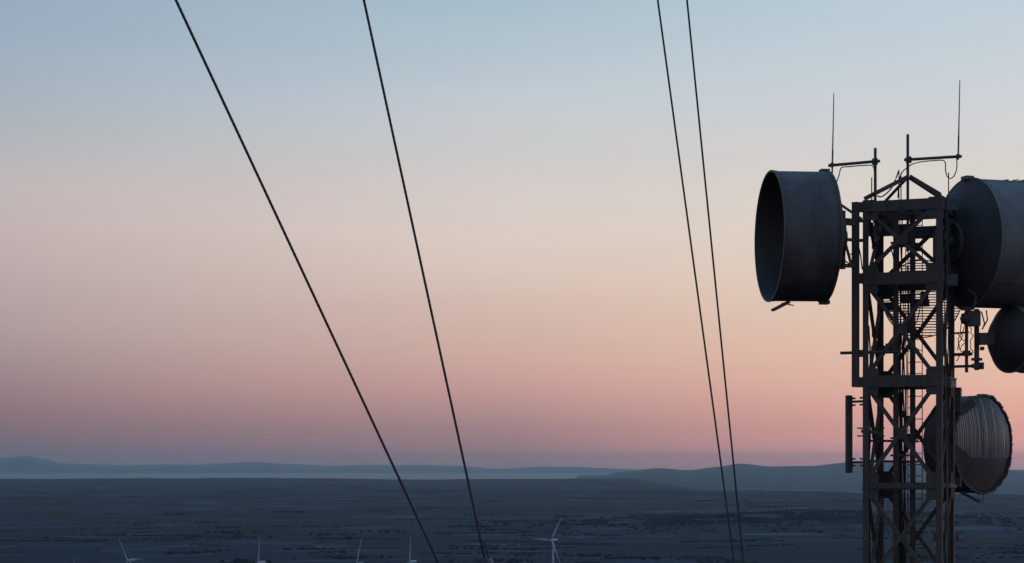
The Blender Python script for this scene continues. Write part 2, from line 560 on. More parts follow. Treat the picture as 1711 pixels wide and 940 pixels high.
# hedgerow trees and copses on the plain, too far off to count
def woodland():
    rnd = random.Random(5)
    mb = MB()
    phi = (1 + 5 ** 0.5) / 2
    iv = [(-1, phi, 0), (1, phi, 0), (-1, -phi, 0), (1, -phi, 0), (0, -1, phi), (0, 1, phi), (0, -1, -phi), (0, 1, -phi), (phi, 0, -1), (phi, 0, 1), (-phi, 0, -1), (-phi, 0, 1)]
    ifc = [(0, 11, 5), (0, 5, 1), (0, 1, 7), (0, 7, 10), (0, 10, 11), (1, 5, 9), (5, 11, 4), (11, 10, 2), (10, 7, 6), (7, 1, 8), (3, 9, 4), (3, 4, 2), (3, 2, 6), (3, 6, 8), (3, 8, 9), (4, 9, 5), (2, 4, 11), (6, 2, 10), (8, 6, 7), (9, 8, 1)]

    def tree(x, y, s, wide=1.0):
        z = ground_z(x, y)
        k = s / 1.9
        for _ in range(3):
            ox, oy, oz = rnd.uniform(-.5, .5) * s, rnd.uniform(-.5, .5) * s, rnd.uniform(.3, 1.1) * s
            q = rnd.uniform(.45, .75) * k
            mb.add([(x + ox * wide + vx * q * wide * rnd.uniform(.7, 1.3), y + oy + vy * q * rnd.uniform(.7, 1.3), z + oz + vz * q * rnd.uniform(.7, 1.2)) for vx, vy, vz in iv], ifc)
    for _ in range(190):                      # hedge lines
        d = 3900 * math.exp(rnd.uniform(0, 1.5))
        az = math.radians(rnd.uniform(-17, 17))
        x0, y0 = d * math.sin(az), d * math.cos(az)
        th = rnd.gauss(0.05, 0.35)
        st = 0
        for i in range(rnd.choice([8, 14, 22, 40, 70])):
            st += rnd.uniform(3, 9) if rnd.random() > .06 else 26
            tree(x0 + st * math.cos(th) + rnd.gauss(0, 3), y0 + st * math.sin(th) + rnd.gauss(0, 3), rnd.uniform(1.3, 2.8), 3.2)
    for _ in range(60):                       # copses
        d = 3900 * math.exp(rnd.uniform(0, 1.3))
        az = math.radians(rnd.uniform(-17, 17))
        x0, y0 = d * math.sin(az), d * math.cos(az)
        for i in range(rnd.randint(16, 50)):
            tree(x0 + rnd.gauss(0, 38), y0 + rnd.gauss(0, 26), rnd.uniform(2.2, 5), 1.7)
    for _ in range(2200):                     # wood on the low rise
        x, y = rnd.gauss(900, 430), rnd.gauss(6700, 260)
        if noise.noise(Vector((x / 160.0, y / 160.0, 1))) < -0.05:
            continue
        tree(x, y, rnd.uniform(2.5, 5.5), 2.4)
    tag(mb.build('woodland', plain('dark_foliage', (0.009, 0.022, 0.03))), 'dark hedgerow trees and copses scattered across the plain', 'woodland', None, 'stuff')


woodland()

# ------------------------------------------------------------------ the lattice tower
TC = Vector((11.8, 56.9, 0.0))
TA = 2.3
TPH = math.radians(-22.0)
U = Vector((math.cos(TPH), math.sin(TPH), 0))    # along the front face, to the right
V = Vector((-math.sin(TPH), math.cos(TPH), 0))   # away from the camera
Zv = Vector((0, 0, 1))
FRONT0 = TC - V * TA / 2


def att(px, py, d):
    return at(px, py, TC.y + d - 32.0)


def tp(u, v, z):
    return Vector((TC.x, TC.y, 0)) + U * u + V * v + Zv * z


def fz(py, leg=0):
    """height of a picture row on the front face (mean depth)"""
    return EYE + (HY - py) / F * FRONT0.y


Z_TOP = fz(331)
Z_BASE = ground_z(TC.x, TC.y) - 0.35
tower = empty('lattice_tower', (TC.x, TC.y, ground_z(TC.x, TC.y)),
              'dark square steel lattice tower carrying drum dishes, panel and whip antennas', 'tower')
h = TA / 2
LEG = 0.17
for su in (-1, 1):
    for sv in (-1, 1):
        m = MB()
        heel0, heel1 = tp(su * h, sv * h, Z_BASE), tp(su * h, sv * h, Z_TOP)
        m.angle(heel0, heel1, -U * su, -V * sv, LEG, 0.022)
        m.build('leg', M['tower'], tower)
        m = MB()
        m.box(tp(su * (h - .09), sv * (h - .09), Z_BASE + 0.12), 0.8, 0.8, 0.5, TPH)
        m.build('foundation', M['concrete'], tower)

levels = [fz(342), fz(464), fz(636), fz(811), fz(811) - (fz(636) - fz(811))]
while levels[-1] - 3.0 > Z_BASE + 0.8:
    levels.append(levels[-1] - 3.0)
beam_h = [0.32, 0.36, 0.34, 0.15] + [0.17] * 10
faces = [(-V, U), (U, V), (V, -U), (-U, -V)]     # outward normal, direction along
for i, z in enumerate(levels):
    for fi, (nv, al) in enumerate(faces):
        c = Vector((TC.x, TC.y, z)) + nv * (h + 0.004)
        m = MB()
        m.channel(c - al * (h + 0.0), c + al * (h + 0.0), -nv if fi % 2 == 0 else -nv, Zv, 0.09, beam_h[i], 0.016)
        m.build('ring_beam', M['tower'], tower)
        # gusset plates at the corners
        for s in (-1, 1):
            m = MB()
            gw = 0.46
            gh = 0.82 if i != 0 else 0.6
            zz = z if i else z - 0.1
            cc = Vector((TC.x, TC.y, zz)) + nv * (h - 0.03) + al * s * (h - gw / 2)
            # clipped-corner plate
            a0, b0 = al * s, Zv
            w2, h2, k = gw / 2, gh / 2, 0.09
            pr = [(w2, -h2), (w2, h2), (-w2 + k, h2), (-w2, h2 - k * 0.9), (-w2, -h2 + k * 0.9), (-w2 + k, -h2)]
            v0 = [cc + a0 * x + b0 * y - nv * 0.006 for x, y in pr]
            v1 = [cc + a0 * x + b0 * y + nv * 0.006 for x, y in pr]
            n = 6
            m.add(v0 + v1, [tuple(range(n)), tuple(range(2 * n - 1, n - 1, -1))] + [(q, q + n, (q + 1) % n + n, (q + 1) % n) for q in range(n)])
            m.build('gusset_plate', M['tower'], tower)
# X bracing on every face and bay
zs = levels + [Z_BASE + 0.5]
for i in range(len(zs) - 1):
    zt, zb = zs[i] - (0.34 if i else 0.2), zs[i + 1] + 0.34
    if i == 0:
        pass
    for fi, (nv, al) in enumerate(faces):
        c = Vector((TC.x, TC.y, 0)) + nv * (h - 0.045)
        for s in (-1, 1):
            p0 = c - al * s * (h - 0.30) + Zv * zt
            p1 = c + al * s * (h - 0.30) + Zv * zb
            off = -nv * (0.0 if s < 0 else 0.06)
            d = (p1 - p0).normalized()
            m = MB()
            m.angle(p0 + off, p1 + off, d.cross(nv).normalized(), -nv, 0.11, 0.012)
            m.build('brace', M['tower'], tower)
        m = MB()   # plate where the braces cross
        m.obox(c - nv * 0.03 + Zv * (zt + zb) / 2, al * 0.13, nv * 0.012, Zv * 0.13)
        m.build('node_plate', M['tower'], tower)
# plan bracing at each level
for z in levels[:5]:
    for s in (-1, 1):
        m = MB()
        m.bar(tp(-h * s, -h, z - 0.05 - 0.05 * s), tp(h * s, h, z - 0.05 - 0.05 * s), 0.07, 0.07)
        m.build('plan_brace', M['tower'], tower)
m = MB()     # bolt heads on the ring beams and gusset plates
for i, z in enumerate(levels[:6]):
    for nv, al in faces:
        for u_ in (-1.02, -.9, -.78, -.3, .3, .78, .9, 1.02):
            for dz in (-.12, .12):
                c = Vector((TC.x, TC.y, z + (dz if i < 3 else dz * .4))) + nv * (h + .014) + al * u_
                m.obox(c, al * .02, nv * .012, Zv * .02)
b = m.build('bolts', M['galv'], tower); b['kind'] = 'stuff'
# inner posts that carry the cable runs
for px, d, w in ((1497, 31.7, 0.15), (1525, 32.3, 0.15)):
    p = att(px, 500, d)
    m = MB()
    pr = Vector((p.x, p.y, 0))
    m.channel(pr + Zv * (Z_BASE + .3) - U * w / 2, pr + Zv * fz(345) - U * w / 2, U, V, w, 0.1, 0.014)
    m.build('cable_post', M['tower'], tower)
# cross arms tying the posts to the faces
for z in levels[:5] + [(levels[0] + levels[1]) / 2, fz(762), fz(733), fz(580)]:
    m = MB()
    p = att(1497, 500, 31.7); q = att(1525, 500, 32.3)
    a_ = Vector((p.x, p.y, z + .03)); b_ = Vector((q.x, q.y, z + .03)); d = (b_ - a_).normalized()
    m.bar(a_ - d * 0.25, b_ + d * 0.3, 0.05, 0.06)
    m.build('cross_arm', M['tower'], tower)
# ladder
lad = MB()
la, lb = att(1517, 500, 32.55), att(1541, 500, 32.2)
zl0, zl1 = Z_BASE + 0.4, fz(345)
for p in (la, lb):
    m = MB()
    m.bar(Vector((p.x, p.y, zl0)), Vector((p.x, p.y, zl1)), 0.045, 0.02, U)
    m.build('ladder_rail', M['tower2'], tower)
z = zl0 + 0.2
while z < zl1:
    m = MB()
    m.tube([Vector((la.x, la.y, z)), Vector((lb.x, lb.y, z))], 0.013, 6)
    m.build('ladder_rung', M['tower2'], tower)
    z += 0.34
# feeder cables running up inside
rnd = random.Random(3)
for k in range(14):
    px = 1503 + (k % 7) * 1.8 if k < 9 else 1449 + (k - 9) * 2.0 if k < 12 else 1571 + (k - 12) * 2.5
    d = 31.9 + 0.06 * (k % 3)
    pts = []
    z = Z_BASE + 0.3
    ph = rnd.uniform(0, 6)
    top = fz(rnd.choice([350, 380, 470, 520]))
    while z < top:
        w = 0.022 * math.sin(z * 1.1 + ph) + 0.014 * math.sin(z * 2.7 + ph * 2)
        p = att(px, 500, d)
        pts.append(Vector((p.x + w, p.y, z)))
        z += 0.35
    m = MB(); m.tube(pts, rnd.choice([0.014, 0.018, 0.024]), 6)
    m.build('feeder_cable', M['cable'], tower)
# apex frame above the top ring
apex = tp(0, 0, fz(291) + 0.06)
for su in (-1, 1):
    for sv in (-1, 1):
        p0 = tp(su * (h - .05), sv * (h - .05), Z_TOP + 0.0)
        dd = (apex - p0).normalized()
        side = dd.cross(Zv).normalized()
        m = MB(); m.angle(p0, apex, side, side.cross(dd).normalized(), 0.11, 0.012)
        m.build('apex_bar', M['tower'], tower)
# outer column at the left that the left drum dish hangs on
lc = on_plane(1429.5, 400, FRONT0, V)
lcx = Vector((lc.x, lc.y, 0)) + V * 0.05
m = MB()
m.channel(lcx + Zv * fz(645) - U * 0.11, lcx + Zv * fz(333) - U * 0.11, U, V, 0.2, 0.16, 0.016)
m.build('outer_column', M['tower'], tower)
for py in (342, 365, 398, 462, 585, 592, 637):
    m = MB(); zz = fz(py)
    m.bar(lcx + Zv * zz, tp(-h + 0.08, -h + 0.05, zz), 0.07, 0.09 if py not in (342, 462, 637) else 0.3)
    m.build('tie_bar', M['tower'], tower)
# stub pipe
m = MB(); zz = fz(587)
m.tube([lcx + Zv * zz - U * 0.46, lcx + Zv * zz + U * 1.3], 0.045, 10)
m.build('stub_pipe', M['tower2'], tower)
# small clutter pieces bolted to the top bays: brackets, clamps, hangers
for (px, py, d, w, hh) in [(1470, 385, 33.1, .9, .3), (1500, 384, 33.2, .9, .34), (1540, 388, 33.0, 1.1, .36), (1452, 378, 31.8, .25, .22), (1462, 390, 32.0, .3, .16),
                           (1478, 372, 32.6, .36, .16), (1490, 366, 32.6, .16, .3), (1513, 408, 32.4, .5, .16), (1524, 366, 32.3, .14, .2), (1566, 420, 31.2, .24, 1.3),
                           (1541, 506, 32.8, .42, .22), (1513, 498, 32.2, .3, .26), (1512, 548, 32.2, .42, .3), (1480, 512, 32.9, .5, .26), (1486, 582, 32.2, .22, .3),
                           (1570, 600, 31.4, .2, .8), (1470, 583, 32.4, .5, .2), (1518, 702, 32.2, .24, .28), (1510, 730, 32.2, .4, .2)]:
    p = att(px, py, d)
    m = MB(); m.box(p, w, 0.1, hh, TPH)
    m.build('bracket', M['tower2'], tower)
# clamps low on the front right leg
for px, d in ((1563, 31.3), (1601, 32.9)):
    p = att(px, 897, d)
    m = MB(); m.box(p, 0.1, 0.12, 0.16, TPH)
    m.bar(p + Zv * .11 - U * .12, p + Zv * .11 + U * .22, .035, .035); m.bar(p - Zv * .11 - U * .12, p - Zv * .11 + U * .22, .035, .035)
    m.build('pipe_clamp', M['galv'] if px > 1590 else M['tower2'], tower)
# grey ladder plates on the right face
for py in (340, 466):
    p = tp(h + 0.2, -h + 0.55, fz(py) - 0.02)
    m = MB(); m.box(p, 0.34, 0.03, 0.34, TPH + 0.5)
    m.build('mounting_plate', M['box'], tower)
# cables down the right face
for k in range(4):
    pts = []
    z = Z_BASE + 0.3
    while z < fz(335):
        pts.append(tp(h + 0.05 + 0.02 * math.sin(z * 0.9 + k), -h + 0.3 + 0.2 * k + 0.05 * math.sin(z * .7 + 2 * k), z)); z += 0.4
    m = MB(); m.tube(pts, 0.014 + 0.004 * (k % 2), 6)
    m.build('feeder_cable', M['galv'] if k == 1 else M['cable'], tower)


# ------------------------------------------------------------------ drum dishes
def dish(name, label, c, axis, R, length, depth, shroud_mat, group=None, cat='dish antenna', bolts=40, tabs=True, strut=None, hub=True):
    axis = Vector(axis).normalized()
    side = axis.cross(Zv).normalized()
    up = side.cross(axis).normalized()
    root = empty(name, c, label, cat, group)
    m = MB()     # thin-walled drum with rolled edges
    m.lathe([(0, R), (0, R + .035), (.06, R + .035), (.065, R), (length - .05, R), (length - .05, R + .028), (length, R + .028), (length, R - .03), (length - .06, R - .03), (length - .06, R - .02), (0.02, R - .02)], c, axis, 96, closed=True)
    sh = m.build('shroud', shroud_mat, root, edge=30)
    for k in range(3):          # overlapping sheet seams
        th = math.radians([70, 200, 318][k])
        rd = side * math.cos(th) + up * math.sin(th)
        tn = -side * math.sin(th) + up * math.cos(th)
        m = MB(); m.obox(c + axis * (length / 2) + rd * (R + .004), tn * .05, rd * .007, axis * (length / 2 - .07))
        m.build('seam_strip', shroud_mat, sh)
    if bolts:
        m = MB()
        for s0 in (0.13, length - .14):
            for k in range(bolts):
                th = 2 * math.pi * k / bolts
                rd = side * math.cos(th) + up * math.sin(th)
                tn = -side * math.sin(th) + up * math.cos(th)
                m.obox(c + axis * s0 + rd * (R + .008), tn * .016, rd * .01, axis * .016)
        b = m.build('bolts', M['galv'], sh); b['kind'] = 'stuff'
    prof = []
    for i in range(15):
        r = R * (1 - i / 14)
        prof.append((-depth * (1 - (r / R) ** 2) + .01, max(r, .001)))
    prof2 = [(s + .03, r * .985) for s, r in reversed(prof)]
    m = MB(); m.lathe(prof + prof2, c, axis, 96)
    m.build('reflector', M['reflector'], root)
    # stiffening ring and spokes on the back
    rr_ = R * 0.3
    m = MB()
    m.lathe([(-depth * (1 - .3 ** 2) - .0, rr_ + .03), (-depth * (1 - .3 ** 2) - .10, rr_ + .03), (-depth * (1 - .3 ** 2) - .10, rr_ - .03), (-depth * (1 - .3 ** 2) + .03, rr_ - .03)], c, axis, 60, closed=True)
    if hub:
        m.build('back_ring', M['tower2'], root)
    if tabs:
        for s in (-1, 1):
            m = MB(); m.obox(c + axis * .03 + up * s * (R + .03), axis * .13, side * .16, up * .055)
            m.build('hoist_lug', shroud_mat, root)
    if hub:
        m = MB(); m.lathe([(-depth - .02, .02), (-depth - .02, .2), (-depth - .2, .2), (-depth - .2, .02)], c, axis, 24)
        m.build('feed_hub', M['tower2'], root)
        m = MB(); m.tube([c - axis * depth, c + axis * (length * 0.45)], .06, 10, .05)
        m.lathe([(length * .45, .02), (length * .45, .16), (length * .5, .16), (length * .5, .02)], c, axis, 20)
        m.build('feed_horn', M['tower2'], root)
    return root, axis, side, up


# left drum dish, mouth to the left
c1_ = att(1379, 395.5, 31.25)
root, ax, sd_, up_ = dish('drum_dish', 'large dark drum dish facing away from the tower, open mouth visible', c1_, (-.995, -.096, 0), 1.89, 1.68, 0.42, M['shroud'], 'large drum dishes')
m = MB()
m.bar(att(1318, 504, 30.6), att(1291, 518, 30.2), .12, .07); m.build('drain_strut', M['tower2'], root)
m = MB(); m.bar(att(1306, 506, 30.4), att(1326, 510, 30.4), .05, .03); m.build('drain_lip', M['tower2'], root)
# its mount: pipe, clamps and struts to the outer column
zc = c1_.z
back = c1_ - ax * 0.5
mp_ = Vector((back.x + 0.02, back.y, 0))
m = MB(); m.tube([mp_ + Zv * fz(447), mp_ + Zv * fz(349)], .085, 14); m.build('mount_pipe', M['tower2'], root)
for py, hh in ((367, .2), (397, .08), (441, .1)):
    m = MB(); m.bar(mp_ + Zv * fz(py), lcx + Zv * fz(py), .12, hh); m.build('mount_arm', M['tower2'], root)
for (a0, b0) in (((1404, 341, 31.0), (1440, 366, 30.9)), ((1411, 400, 30.8), (1423, 444, 30.8)), ((1414, 400, 31.2), (1405, 446, 31.4))):
    m = MB(); m.bar(att(*a0), att(*b0), .07, .07); m.build('mount_strut', M['tower2'], root)
m = MB()
m.tube([att(1408, 372, 31), att(1413, 384, 31), att(1409, 402, 31), att(1412, 420, 31), att(1407, 432, 31), att(1420, 441, 31)], .02, 6)
m.build('jumper_cable', M['cable'], root)

# right drum dish, seen from behind
c2_ = att(1615, 406, 32.3)
root, ax, sd_, up_ = dish('drum_dish', 'large drum dish seen from its dark convex back, grey shroud coloured paler for the skylight on it', c2_, (.952, .304, 0), 1.915, 1.75, 0.5, M['shroud_lit'], 'large drum dishes')
mp_ = c2_ - ax * 0.6
m = MB(); m.tube([Vector((mp_.x, mp_.y, fz(452))), Vector((mp_.x, mp_.y, fz(355)))], .085, 14); m.build('mount_pipe', M['tower2'], root)
for py in (362, 398, 446):
    m = MB(); m.bar(Vector((mp_.x, mp_.y, fz(py))) + ax * .3, tp(h - .05, h - .5, fz(py)), .1, .14); m.build('mount_arm', M['tower2'], root)
m = MB(); m.bar(att(1618, 482, 31.5), att(1631, 494, 31.3), .05, .05); m.bar(att(1631, 494, 31.3), att(1627, 515, 31.4), .05, .05); m.build('mount_strut', M['tower2'], root)
m = MB()
for k in range(5):
    p = att(1676 + k * 8, 301 + (k % 2) * 2, 32.3)
    m.bar(p, p + Vector((.16, 0, .02 - .02 * (k % 2))), .1, .02)
m.build('rim_lacing', M['galv'], root)

# smaller dish on the right
c3_ = att(1686, 566, 32.5)
root, ax, sd_, up_ = dish('drum_dish', 'smaller dish with dark rounded back on pipe mount under the large drum', c3_, (.93, .36, 0), 0.99, 0.55, 0.6, M['shroud_lit'], None, bolts=24, tabs=False, hub=False)
m = MB(); m.bar(c3_ - ax * .4, att(1634, 566, 32.0), .2, .36); m.build('mount_arm', M['tower2'], root)
m = MB(); m.tube([att(1640, 520, 32), att(1645, 540, 32), att(1641, 550, 32), att(1650, 534, 32), att(1648, 518, 32)], .02, 6); m.build('jumper_cable', M['cable'], root)

for pts in ([(1600, 398, 31.9), (1592, 425, 31.6), (1583, 415, 31.2), (1580, 440, 31.1)], [(1602, 452, 31.9), (1594, 480, 31.6), (1584, 470, 31.2), (1581, 500, 31.1)],
            [(1412, 396, 31.4), (1420, 425, 31.2), (1434, 412, 31.2), (1441, 450, 31.2)], [(1600, 700, 33.2), (1592, 735, 32.6), (1585, 720, 32.0), (1583, 770, 31.8)],
            [(1540, 500, 33.6), (1530, 540, 33.0), (1515, 520, 32.4), (1511, 580, 32.3)], [(1464, 400, 31.5), (1470, 430, 31.8), (1488, 415, 32), (1500, 470, 32)],
            [(1452, 352, 31.3), (1462, 372, 31.4), (1480, 360, 31.6), (1492, 395, 31.8)], [(1470, 560, 32.2), (1482, 590, 32.1), (1492, 575, 32), (1502, 620, 32)]):
    m = MB(); m.tube(smooth_pts([att(*p) for p in pts]), .018, 6); m.build('drip_loop', M['cable'], tower)

# pipe frame between tower and small dish
frame = empty('pipe_mount', att(1614, 622, 32.3), 'pipe frame with two uprights beside the smaller dish', 'antenna mount')
L4 = tp(h - .05, h - .05, 0)
for px, y0, y1, r in ((1615, 513, 622, .05), (1632, 516, 618, .075)):
    m = MB(); m.tube([att(px, y0, 32.2), att(px, y1, 32.2)], r, 12); m.build('upright_pipe', M['tower2'], frame)
for py, x1, hh in ((555, 1618, .05), (591, 1624, .09), (611, 1640, .08)):
    e_ = att(x1, py, 32.2)
    m = MB(); m.bar(Vector((L4.x, L4.y, e_.z)), e_, .07, hh); m.build('frame_arm', M['tower2'], frame)
for px, py, w, hh in ((1641, 582, .1, .1), (1640, 611, .12, .2), (1632, 600, .3, .08), (1615, 590, .2, .16), (1632, 611, .26, .13)):
    m = MB(); m.box(att(px, py, 32.15), w, .14, hh, 0); m.build('clamp', M['tower2'], frame)
for pts in ([(1604, 530), (1607, 560), (1600, 585)], [(1611, 545), (1600, 572), (1608, 590), (1598, 603)], [(1620, 545), (1625, 560), (1621, 575), (1626, 590)], [(1598, 556), (1612, 570), (1604, 585)]):
    m = MB()
    P = [att(x, y, 32.2) for x, y in pts]
    Q = []
    for i in range(len(P) - 1):
        for q in range(4): Q.append(P[i].lerp(P[i + 1], q / 4) + Vector((.03 * math.sin(q * 1.57 + i), 0, 0)))
    Q.append(P[-1])
    m.tube(Q, .014, 6); m.build('loose_cable', M['cable'], frame)
# radio unit
ru = empty('radio_unit', att(1623, 546, 31.9), 'dark box radio unit with cylindrical end fixed to the pipe frame', 'radio')
m = MB(); m.box(att(1625, 532, 31.95), .42, .3, .46, 0.1); m.build('housing', M['tower2'], ru, bevel=.03)
m = MB(); m.lathe([(0, .02), (0, .15), (.22, .21), (.22, .02)], att(1607, 532, 31.95), (1, 0, 0), 20); m.build('end_cone', M['tower2'], ru)

# scalloped drum with corrugated radome
axr = Vector((.658, -.753, 0)).normalized()
c4_ = att(1643, 742, 33.9)
sdr = axr.cross(Zv).normalized(); upr = sdr.cross(axr).normalized()
R4 = 1.53
rd_root = empty('corrugated_dish', c4_, 'dish with scalloped rim and fine upright grey slats above a dark plate standing in for shade', 'dish antenna')


def scallop(i, th):
    if i not in (2, 3, 4):
        return 1.0
    return 0.985 + (0.028 + 0.014 * math.sin(3 * th + 2)) * abs(math.sin(th * 11 + 0.5 * math.sin(2 * th))) + 0.01 * math.sin(th * 7 + 1)


LEN4 = 1.15
m = MB()
m.lathe([(-LEN4, R4 * .97), (-.12, R4 * .985), (-.08, R4), (.02, R4), (.02, R4 - .06), (-.08, R4 - .06), (-LEN4, R4 * .94)], c4_, axr, 176, closed=True, rmod=scallop)
m.build('shroud', M['reflector'], rd_root)
prof = [(-LEN4 - .45 * (1 - (i / 10) ** 2), max(.001, R4 * .965 * i / 10)) for i in range(10, -1, -1)]
m = MB(); m.lathe(prof, c4_, axr, 72); m.build('reflector', M['reflector'], rd_root)
# face of the dish: bowed vertical slats over the upper part, a solid dark plate added below for the shade
RR = R4 - .05


def lower_edge(x):
    return -0.42 + max(0.0, x - 0.8) * 0.7


def face_pt(x, zq, out_=0.0):
    rr2 = (x * x + zq * zq) / (RR * RR)
    return c4_ + sdr * x + upr * zq + axr * (0.26 * (1 - rr2) - .05 + out_ + 0.012 * noise.noise(Vector((x * 2, zq * 1.2, 0.4))))


rs_ = random.Random(8)
x = -RR + .06
while x < RR - .05:
    lim = math.sqrt(RR * RR - x * x)
    low = max(-lim, lower_edge(x))
    if lim - low > .1:
        m = MB(); vv = []
        wd, tw_ = .027, rs_.uniform(-.004, .012)
        for q in range(13):
            zq = low + (lim - low) * q / 12
            vv += [face_pt(x - wd, zq, tw_), face_pt(x, zq, .014), face_pt(x + wd, zq, -tw_), face_pt(x, zq, -.008)]
        ff = [(q * 4 + e, q * 4 + (e + 1) % 4, q * 4 + 4 + (e + 1) % 4, q * 4 + 4 + e) for q in range(12) for e in range(4)]
        m.add(vv, ff + [(3, 2, 1, 0), (48, 49, 50, 51)])
        m.build('slat', M['radome'], rd_root)
    x += .082
m = MB(); vv, ff = [], []
for i in range(61):
    x = -RR + 2 * RR * i / 60
    lim = math.sqrt(max(0, RR * RR - x * x))
    top = max(-lim, min(lim, lower_edge(x) + .03))
    for q in range(13):
        vv.append(face_pt(x, -lim + (top + lim) * q / 12, -.03))
for i in range(60):
    for q in range(12):
        b = i * 13 + q
        ff.append((b, b + 13, b + 14, b + 1))
m.add(vv, ff, True)
lp = m.build('shade_plate', M['reflector'], rd_root, edge=180)
sm_ = lp.modifiers.new('thick', 'SOLIDIFY'); sm_.thickness = .012
m = MB()
for k in range(22):
    th = 2 * math.pi * k / 22
    rdv = sdr * math.cos(th) + upr * math.sin(th)
    tn = -sdr * math.sin(th) + upr * math.cos(th)
    m.obox(c4_ + rdv * (R4 + .005) - axr * .02, tn * .018, rdv * .02, axr * .05)
b = m.build('rim_hooks', M['galv'], rd_root); b['kind'] = 'stuff'
m = MB(); m.bar(att(1606, 822, 33.6), att(1637, 838, 33.2), .12, .08); m.build('side_strut', M['tower2'], rd_root)
m = MB(); m.tube([att(1643, 826, 33.2), att(1643, 841, 33.2)], .015, 6); m.build('drain_pipe', M['galv'], rd_root)
for py, hh in ((668, .75), (805, .3)):
    m = MB(); m.box(att(1594, py, 33.2), .42, .3, hh, TPH); m.build('mount_bracket', M['tower2'], rd_root)
m = MB(); m.bar(att(1578, 811, 31.2), att(1597, 812, 33.0), .08, .1); m.build('mount_arm', M['galv'], rd_root)
m = MB(); m.bar(att(1597, 690, 33.2), att(1625, 670, 33.4), .2, .3); m.build('mount_arm', M['tower2'], rd_root)

# grid dish with horizontal slats behind the tower
gc = att(1541, 499, 34.6)
ga = Vector((.12, .99, 0)).normalized()
gs = ga.cross(Zv).normalized()
RG = 1.18
gd = empty('grid_dish', gc, 'open grid dish of thin horizontal bars behind the tower', 'dish antenna')
m = MB()
k = -RG + .04
while k < RG:
    lim = math.sqrt(max(0, RG * RG - k * k))
    pts = []
    for q in range(9):
        x = -lim + 2 * lim * q / 8
        pts.append(gc + gs * x + Zv * k + ga * 0.32 * ((x * x + k * k) / (RG * RG) - 1))
    m.tube(pts, .019, 5)
    k += .083
b = m.build('grid_bars', M['tower2'], gd); b['kind'] = 'stuff'
m = MB(); m.lathe([(-.02, RG), (.02, RG), (.02, RG + .035), (-.02, RG + .035)], gc, ga, 64, closed=True); m.build('rim', M['tower2'], gd)
m = MB()
for s in (-.45, .45):
    pts = []
    for q in range(9):
        z_ = -1.0 + 2.0 * q / 8
        pts.append(gc + gs * s + Zv * z_ + ga * (0.32 * ((s * s + z_ * z_) / (RG * RG) - 1) - .03))
    m2 = MB(); m2.tube(pts, .03, 6); m2.build('rib', M['tower2'], gd)
m = MB(); m.bar(gc - ga * .3, gc - ga * .95, .2, .3); m.build('mount_arm', M['tower2'], gd)
m = MB(); m.tube([gc - ga * .3, gc + ga * .6], .03, 8); m.box(gc + ga * .6, .3, .12, .1, 0); m.build('feed_arm', M['tower2'], gd)


# ------------------------------------------------------------------ whip antennas
def whip(label, pole_px, pole_top, pole_bot, d, arm_y0, arm_px1, arm_y1, over, whip_bot, whip_top, cable, d1):
    base = att(pole_px, pole_bot, d)
    root = empty('whip_antenna', base, label, 'antenna', 'whip antennas on the tower top')
    ptop = Vector((base.x, base.y, att(pole_px, pole_top, d).z))
    m = MB(); m.tube([base, ptop], .042, 12); m.build('pole', M['tower2'], root)
    a0 = Vector((base.x, base.y, att(pole_px, arm_y0, d).z))
    a1 = att(arm_px1, arm_y1, d1)
    dd = (a1 - a0).normalized()
    off = Vector((0, -.08, 0))
    m = MB(); m.tube([a0 - dd * .12 + off, a1 + dd * over + off], .045, 12); m.build('arm', M['tower2'], root)
    m = MB()
    m.lathe([(-.07, .05), (-.07, .1), (-.04, .105), (-.04, .05)], a0 + dd * .02 + off * .5, dd, 20)
    m.lathe([(.04, .05), (.04, .105), (.07, .1), (.07, .05)], a0 + dd * .02 + off * .5, dd, 20)
    m.box(a0 + off * .5, .1, .16, .18, 0)
    m.build('clamp', M['tower2'], root)
    w0 = Vector((a1.x, a1.y, att(arm_px1, whip_bot, d1).z)) + off * 1.9
    w1 = Vector((a1.x, a1.y, att(arm_px1, whip_top, d1).z)) + off * 1.9 + dd * (over > 0) * .0 + Vector((.05, 0, 0))
    m = MB(); m.box(Vector((a1.x, a1.y, a1.z)) + off * 1.4, .08, .14, .12, 0); m.build('whip_clamp', M['tower2'], root)
    m = MB(); m.tube([w0, w0.lerp(w1, .3)], .026, 8); m.tube([w0.lerp(w1, .3), w1], .021, 8, .013); m.build('whip', M['fibre'], root)
    m = MB(); m.tube(smooth_pts([att(x, y, d1 - .1) for x, y in cable]), .016, 6); m.build('cable', M['cable'], root)
    return root


whip('slim whip antenna on a short pole arm above the left drum mouth dish', 1462.5, 247, 400, 31.4, 270, 1389, 276.5, .1, 292, 157,
     [(1388, 288), (1387, 292), (1396, 306), (1402, 292), (1406, 280), (1420, 278), (1445, 276), (1459, 278), (1461, 300), (1461, 330)], 31.4)
whip('slim whip antenna on the central apex pole with hanging cable loop', 1516.8, 224, 420, 32.0, 267, 1599, 262, .12, 268, 135,
     [(1598.5, 262), (1598.5, 282), (1592, 296), (1584, 296), (1580, 285), (1578, 269), (1560, 268), (1530, 272), (1514, 281), (1504, 295), (1500, 330)], 32.0)
# thin rods on the top ring
for px, y0, y1, d in ((1456.5, 296, 335, 31.4), (1585, 288, 345, 32.2), (1502, 284, 335, 32.4), (1505.5, 288, 335, 32.2)):
    m = MB(); p0, p1 = att(px, y1, d), att(px, y0, d)
    m.tube([p0, p1], .017, 8); m.build('lightning_rod', M['tower2'], tower)
m = MB(); m.tube(smooth_pts([att(1466, 327, 31.6), att(1474, 328, 31.7), att(1488, 316, 32), att(1496, 300, 32.2), att(1502, 284, 32.3)]), .02, 6); m.build('feeder_cable', M['cable'], tower)

